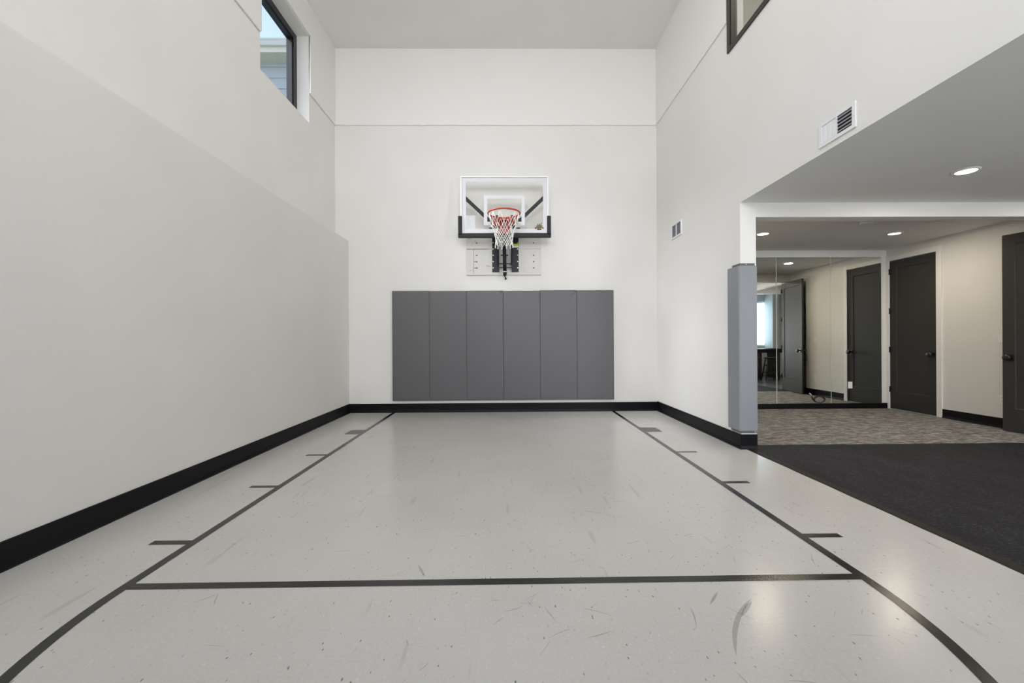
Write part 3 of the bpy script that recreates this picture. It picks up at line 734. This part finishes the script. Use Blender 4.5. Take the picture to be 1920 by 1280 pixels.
# ------------------------------------------------------------ registers and plates
vt = thing('air_register', (XR, 10.45, 8.84), 'large white air register above the wide opening, dark louvres on one half', 'vent')
y0, y1, z0, z1 = 9.87, 11.03, 8.84, 9.46; xp = XR
fr = MB(); rect = ((y0, y1, z0, z0 + .09), (y0, y1, z1 - .09, z1), (y0, y0 + .10, z0 + .09, z1 - .09), (y1 - .10, y1, z0 + .09, z1 - .09), (10.43, 10.47, z0 + .09, z1 - .09))
for a, b_, c, d in rect: fr.box(xp - .04, xp, a, b_, c, d, .004)
fr.build('frame', WPLAS, vt)
MB().box(xp - .01, xp - .002, y0 + .1, 10.43, z0 + .09, z1 - .09).build('duct_opening', DARKHOLE, vt)
for k in range(5):
    z = z0 + .12 + k * .085; sl = MB(); yy0, yy1 = y0 + .1, 10.43
    sl.raw([(xp - .035, yy0, z), (xp - .035, yy1, z), (xp - .008, yy1, z + .05), (xp - .008, yy0, z + .05), (xp - .030, yy0, z + .008), (xp - .03, yy1, z + .008), (xp - .008, yy1, z + .058), (xp - .008, yy0, z + .058)],
           [(0, 1, 2, 3), (4, 5, 6, 7), (0, 1, 5, 4), (3, 2, 6, 7)]); sl.build('louvre', GREYL, vt)
bl = MB()
for k in range(3): bl.box(xp - .028, xp - .004, 10.47 + .155 * k + .012, 10.47 + .155 * (k + 1) - .012, z0 + .1, z1 - .1, .006)
bl.box(xp - .016, xp - .003, 10.47, 10.93, z0 + .09, z1 - .09); bl.build('closed_blades', WPLAS, vt)
for y in (9.92, 10.98): MB().lathe((xp - .04, y, 9.12), [(.014, 0), (.014, -.006)], 0, 10).build('screw', ZINC, vt)

rg = thing('return_grille', (XR, 20.42, 8.83), 'small white two-part grille high on the right wall near the back corner', 'vent')
y0, y1, z0, z1 = 19.80, 21.04, 8.83, 9.56
fr = MB()
for a, b_, c, d in ((y0, y1, z0, z0 + .08), (y0, y1, z1 - .08, z1), (y0, y0 + .1, z0 + .08, z1 - .08), (y1 - .1, y1, z0 + .08, z1 - .08), (20.39, 20.45, z0 + .08, z1 - .08)): fr.box(xp - .05, xp, a, b_, c, d, .004)
fr.build('frame', WPLAS, rg)
MB().box(xp - .01, xp - .002, y0 + .1, y1 - .1, z0 + .08, z1 - .08).build('duct_opening', GREYL, rg)
lv = MB()
for k in range(14):
    z = z0 + .10 + k * .04
    lv.raw([(xp - .04, y0 + .1, z), (xp - .04, y1 - .1, z), (xp - .012, y1 - .1, z + .022), (xp - .012, y0 + .1, z + .022)], [(0, 1, 2, 3)])
lv.build('louvres', WPLAS, rg)

def plate(name, T, label, cat, kind, group=None):
    # local: wall plane x=0, room toward -x, centre at 0
    o0 = T @ Vector((0, 0, 0)); t = thing(name, tuple(o0), label, cat, group)
    MB(T).box(-.02, 0, -.12, .12, -.19, .19, .008).build('cover_plate', WPLAS, t)
    if kind == 'outlet':
        for z in (-.075, .075):
            s_ = MB(T).box(-.03, -.018, -.06, .06, z - .05, z + .05, .006).build('socket', WPLAS, t)
            MB(T).box(-.0305, -.028, -.028, -.020, z - .01, z + .025).box(-.0305, -.028, .020, .028, z - .01, z + .025).box(-.0305, -.028, -.007, .007, z - .036, z - .022).build('slots', DARKHOLE, s_)
    else:
        MB(T).box(-.034, -.018, -.055, .055, -.11, .11, .006).build('rocker', WPLAS, t)
    return t
TR = Matrix.Translation
plate('wall_outlet', TR((XR, 19.21, 1.24)), 'white wall outlet low on the right court wall', 'outlet', 'outlet')
plate('light_switch', TR((XW, 17.98, 3.84)), 'white light switch beside the open charcoal door', 'switch', 'switch')
plate('wall_outlet', TR((XW, 17.96, 1.23)), 'white wall outlet below the light switch beside the open charcoal door', 'outlet', 'outlet')

# ------------------------------------------------------------ mirrors
names = ['left mirror panel, running behind the corner pad, reflecting the side room', 'middle mirror panel above the black base, reflecting cream wall and coiled cable', 'right mirror panel nearest the closed charcoal door']
for (a, b_), lb in zip(((XE + .02, 14.995), (15.02, 18.055), (18.075, 20.92)), names):
    t = tag(MB().box(a, b_, YM - .03, YM - .001, .285, 8.44).build('wall_mirror', MIRR), 'frameless ' + lb, 'mirror', 'frameless wall mirrors')
    t['_o'] = tuple(Vector(t.location) / F)
    MB().raw([(a, YM - .031, .285), (a, YM - .031, 8.44), (a + .018, YM - .031, 8.44), (a + .018, YM - .031, .285)], [(0, 1, 2, 3)]).build('polished_edge', new_mat('mirror_edge', (.55, .6, .56), .4), t)
plate('wall_outlet', TR((19.14, YM - .03, 1.30)) @ Matrix.Rotation(PI / 2, 4, 'Z') , 'white outlet cut through the right mirror panel', 'outlet', 'outlet')
cbt = thing('coiled_cable', (17.2, YM - .08, .30), 'short black cable with silver plug coiled on the base below the mirror', 'cable')
yc = YM - .075
pts = [(16.98, yc + .03, .66), (17.04, yc, .54), (17.12, yc, .43), (17.22, yc, .36)]
for k in range(20):
    a = -PI * .62 + 2 * PI * k / 19 * .97; pts.append((17.40 + .30 * math.cos(a), yc - .02 * math.sin(a), .50 + .165 * math.sin(a)))
MB().tube(pts, .024, 8).build('cord', CABLE, cbt)
MB().tube([(16.86, yc + .03, .86), (16.93, yc + .03, .76), (16.98, yc + .03, .66)], [.028, .036, .03], 10).build('plug', ZINC, cbt)['label'] = 'silver plug'

# ------------------------------------------------------------ ceiling fixtures
def downlight(x, y, z, label, power, mat=LED, col=(1, .87, .71), r=.235, group='recessed ceiling lights'):
    t = thing('recessed_light', (x, y, z), label, 'ceiling light', group)
    MB().lathe((x, y, z), [(r + .07, 0), (r + .07, -.012), (r + .01, -.035), (r, -.03), (r, 0)], 2, 36).build('trim_ring', WPLAS, t)
    MB().lathe((x, y, z), [(r - .002, -.012), (r - .002, -.031), (.01, -.032)], 2, 36).build('diffuser', mat, t)
    L = area('lamp_glow', (x, y, z - .05), (0, 0, -1), r * 2, r * 2, power, col, 'DISK')
    L.location -= t.location; L.parent = t
    return t
W1 = 16
downlight(13.26, 12.08, ZO, 'recessed warm ceiling light nearest the camera over the rubber floor', W1)
downlight(12.0, 19.72, CZ, 'recessed warm ceiling light over the carpet beside the wall end', W1)
downlight(18.22, 19.72, CZ, 'recessed warm ceiling light over the carpet near the charcoal doors', W1)
downlight(19.4, 12.08, ZO, 'recessed warm ceiling light over the rubber floor by the side room opening', W1)
downlight(25.5, 8.5, 9.2, 'recessed ceiling light over the bar table in the side room', 8)
for k, (x, y) in enumerate(((-4, 14), (3.6, 14), (-4, 5.5), (3.6, 5.5))):
    downlight(x, y, ZC, ['left far', 'right far', 'left near', 'right near'][k] + ' added recessed light out of view in the high court ceiling', 8, LEDN, (1, .94, .87), .45, 'added court ceiling lights')  # fixtures added out of view to brighten the court
sd = thing('smoke_detector', (15.1, 17.65, CZ), 'round smoke detector on the grey ceiling behind the beam', 'smoke detector')
MB().lathe((15.1, 17.65, CZ), [(.27, 0), (.27, -.03), (.23, -.05)], 2, 32).build('base', WPLAS, sd)
MB().lathe((15.1, 17.65, CZ), [(.22, -.05), (.21, -.11), (.15, -.14), (.02, -.145)], 2, 32).build('cover', WPLAS, sd)

# ------------------------------------------------------------ side room furniture
tb = thing('bar_table', (26, 4, 0), 'long dark counter-height table in the side room, seen in the mirror', 'table')
MB().box(22.6, 28.0, 2.9, 5.0, 2.80, 2.94, .02).build('table_top', WOODB, tb)
MB().box(22.9, 27.8, 3.2, 4.7, 2.55, 2.80).build('apron', WOODB, tb)
for x in (25.05, 26.9): MB().box(x, x + .55, 3.3, 4.6, .02, 2.56, .02).build('leg', WOODD, tb)
MB().box(26.6, 27.5, 3.6, 4.2, 2.94, 2.99, .01).build('serving_tray', BLACK).update_tag()
tag(bpy.data.objects['serving_tray'], 'flat dark tray lying on the bar table by the window', 'tray')
def stool(x, y, rz, label):
    T = TR((x, y, 0)) @ Matrix.Rotation(rz, 4, 'Z'); t = thing('bar_stool', (x, y, 0), label, 'stool', 'black wooden stools at the bar table')
    MB(T).lathe((0, 0, 0), [(.50, 2.06), (.53, 2.09), (.54, 2.13), (.50, 2.17), (.30, 2.155), (.02, 2.15)], 2, 28).build('seat', WOODB, t)
    ft = []
    for sx_, sy_ in ((1, 1), (1, -1), (-1, -1), (-1, 1)):
        a, b_ = Vector((sx_ * .28, sy_ * .28, 2.09)), Vector((sx_ * .56, sy_ * .56, .0)); ft.append((a, b_))
        MB(T).tube([a, (a + b_) / 2, b_], [.05, .062, .045], 10).build('leg', WOODB, t)
    for k in range(4):
        for h_ in ((.62, 1.35) if k % 2 else (.75, 1.45)):
            f = 1 - h_ / 2.09; p0 = ft[k][0].lerp(ft[k][1], f); p1 = ft[(k + 1) % 4][0].lerp(ft[(k + 1) % 4][1], f)
            MB(T).tube([p0, p1], .032, 8).build('rung', WOODB, t)
    return t
stool(25.3, 6.4, .2, 'black wooden bar stool standing left of the mirror seam')
stool(23.9, 6.1, .55, 'black wooden bar stool half hidden by the open door')

# ------------------------------------------------------------ outside
struct(MB().box(-80, 80, -80, 100, -.9, -.5).build('ground', GRASS), 'lawn outside')
nh = thing('neighbouring_wing', (-17, 31, -.5), 'blue-grey sided house wing with pale eave seen through the high left window', 'house')
sd_ = MB(); z = -.5
while z < 24.2:
    zz = min(z + .79, 24.31)
    sd_.raw([(-30, 31.20, z), (-10.9, 31.20, z), (-10.9, 31.26, zz), (-30, 31.26, zz), (-30, 31.26, z), (-10.9, 31.26, z)], [(0, 1, 2, 3), (0, 1, 5, 4)]); z += .79
sd_.box(-30, -10.9, 31.26, 44, -.5, 24.3); sd_.build('lap_siding', SIDING, nh)
sf = MB(); x = -30
while x < -10.4: sf.box(x, x + .27, 30.12, 31.3, 24.31, 24.36); sf.box(x + .27, x + .30, 30.12, 31.3, 24.335, 24.36); x += .30
sf.build('soffit', SOFF, nh)
MB().box(-30, -10.4, 30.05, 30.14, 24.28, 24.80).build('fascia', SOFF, nh)
MB().prism([(30.05, 24.66), (30.05, 25.08), (29.72, 25.08), (29.70, 25.0), (29.76, 24.9), (29.86, 24.66)], 0, -30, -10.4).build('gutter', GUTT, nh)
MB().prism([(30.0, 25.0), (31.3, 25.1), (44, 27.0), (44, 24.3), (30.2, 24.4)], 0, -30, -10.4).build('roof', ROOFM, nh)
MB().box(-16.1, -12.5, 31.5, 33.5, 25.1, 26.8).build('chimney', GUTT, nh)

for o in sc.objects:
    if '_o' in o: del o['_o']
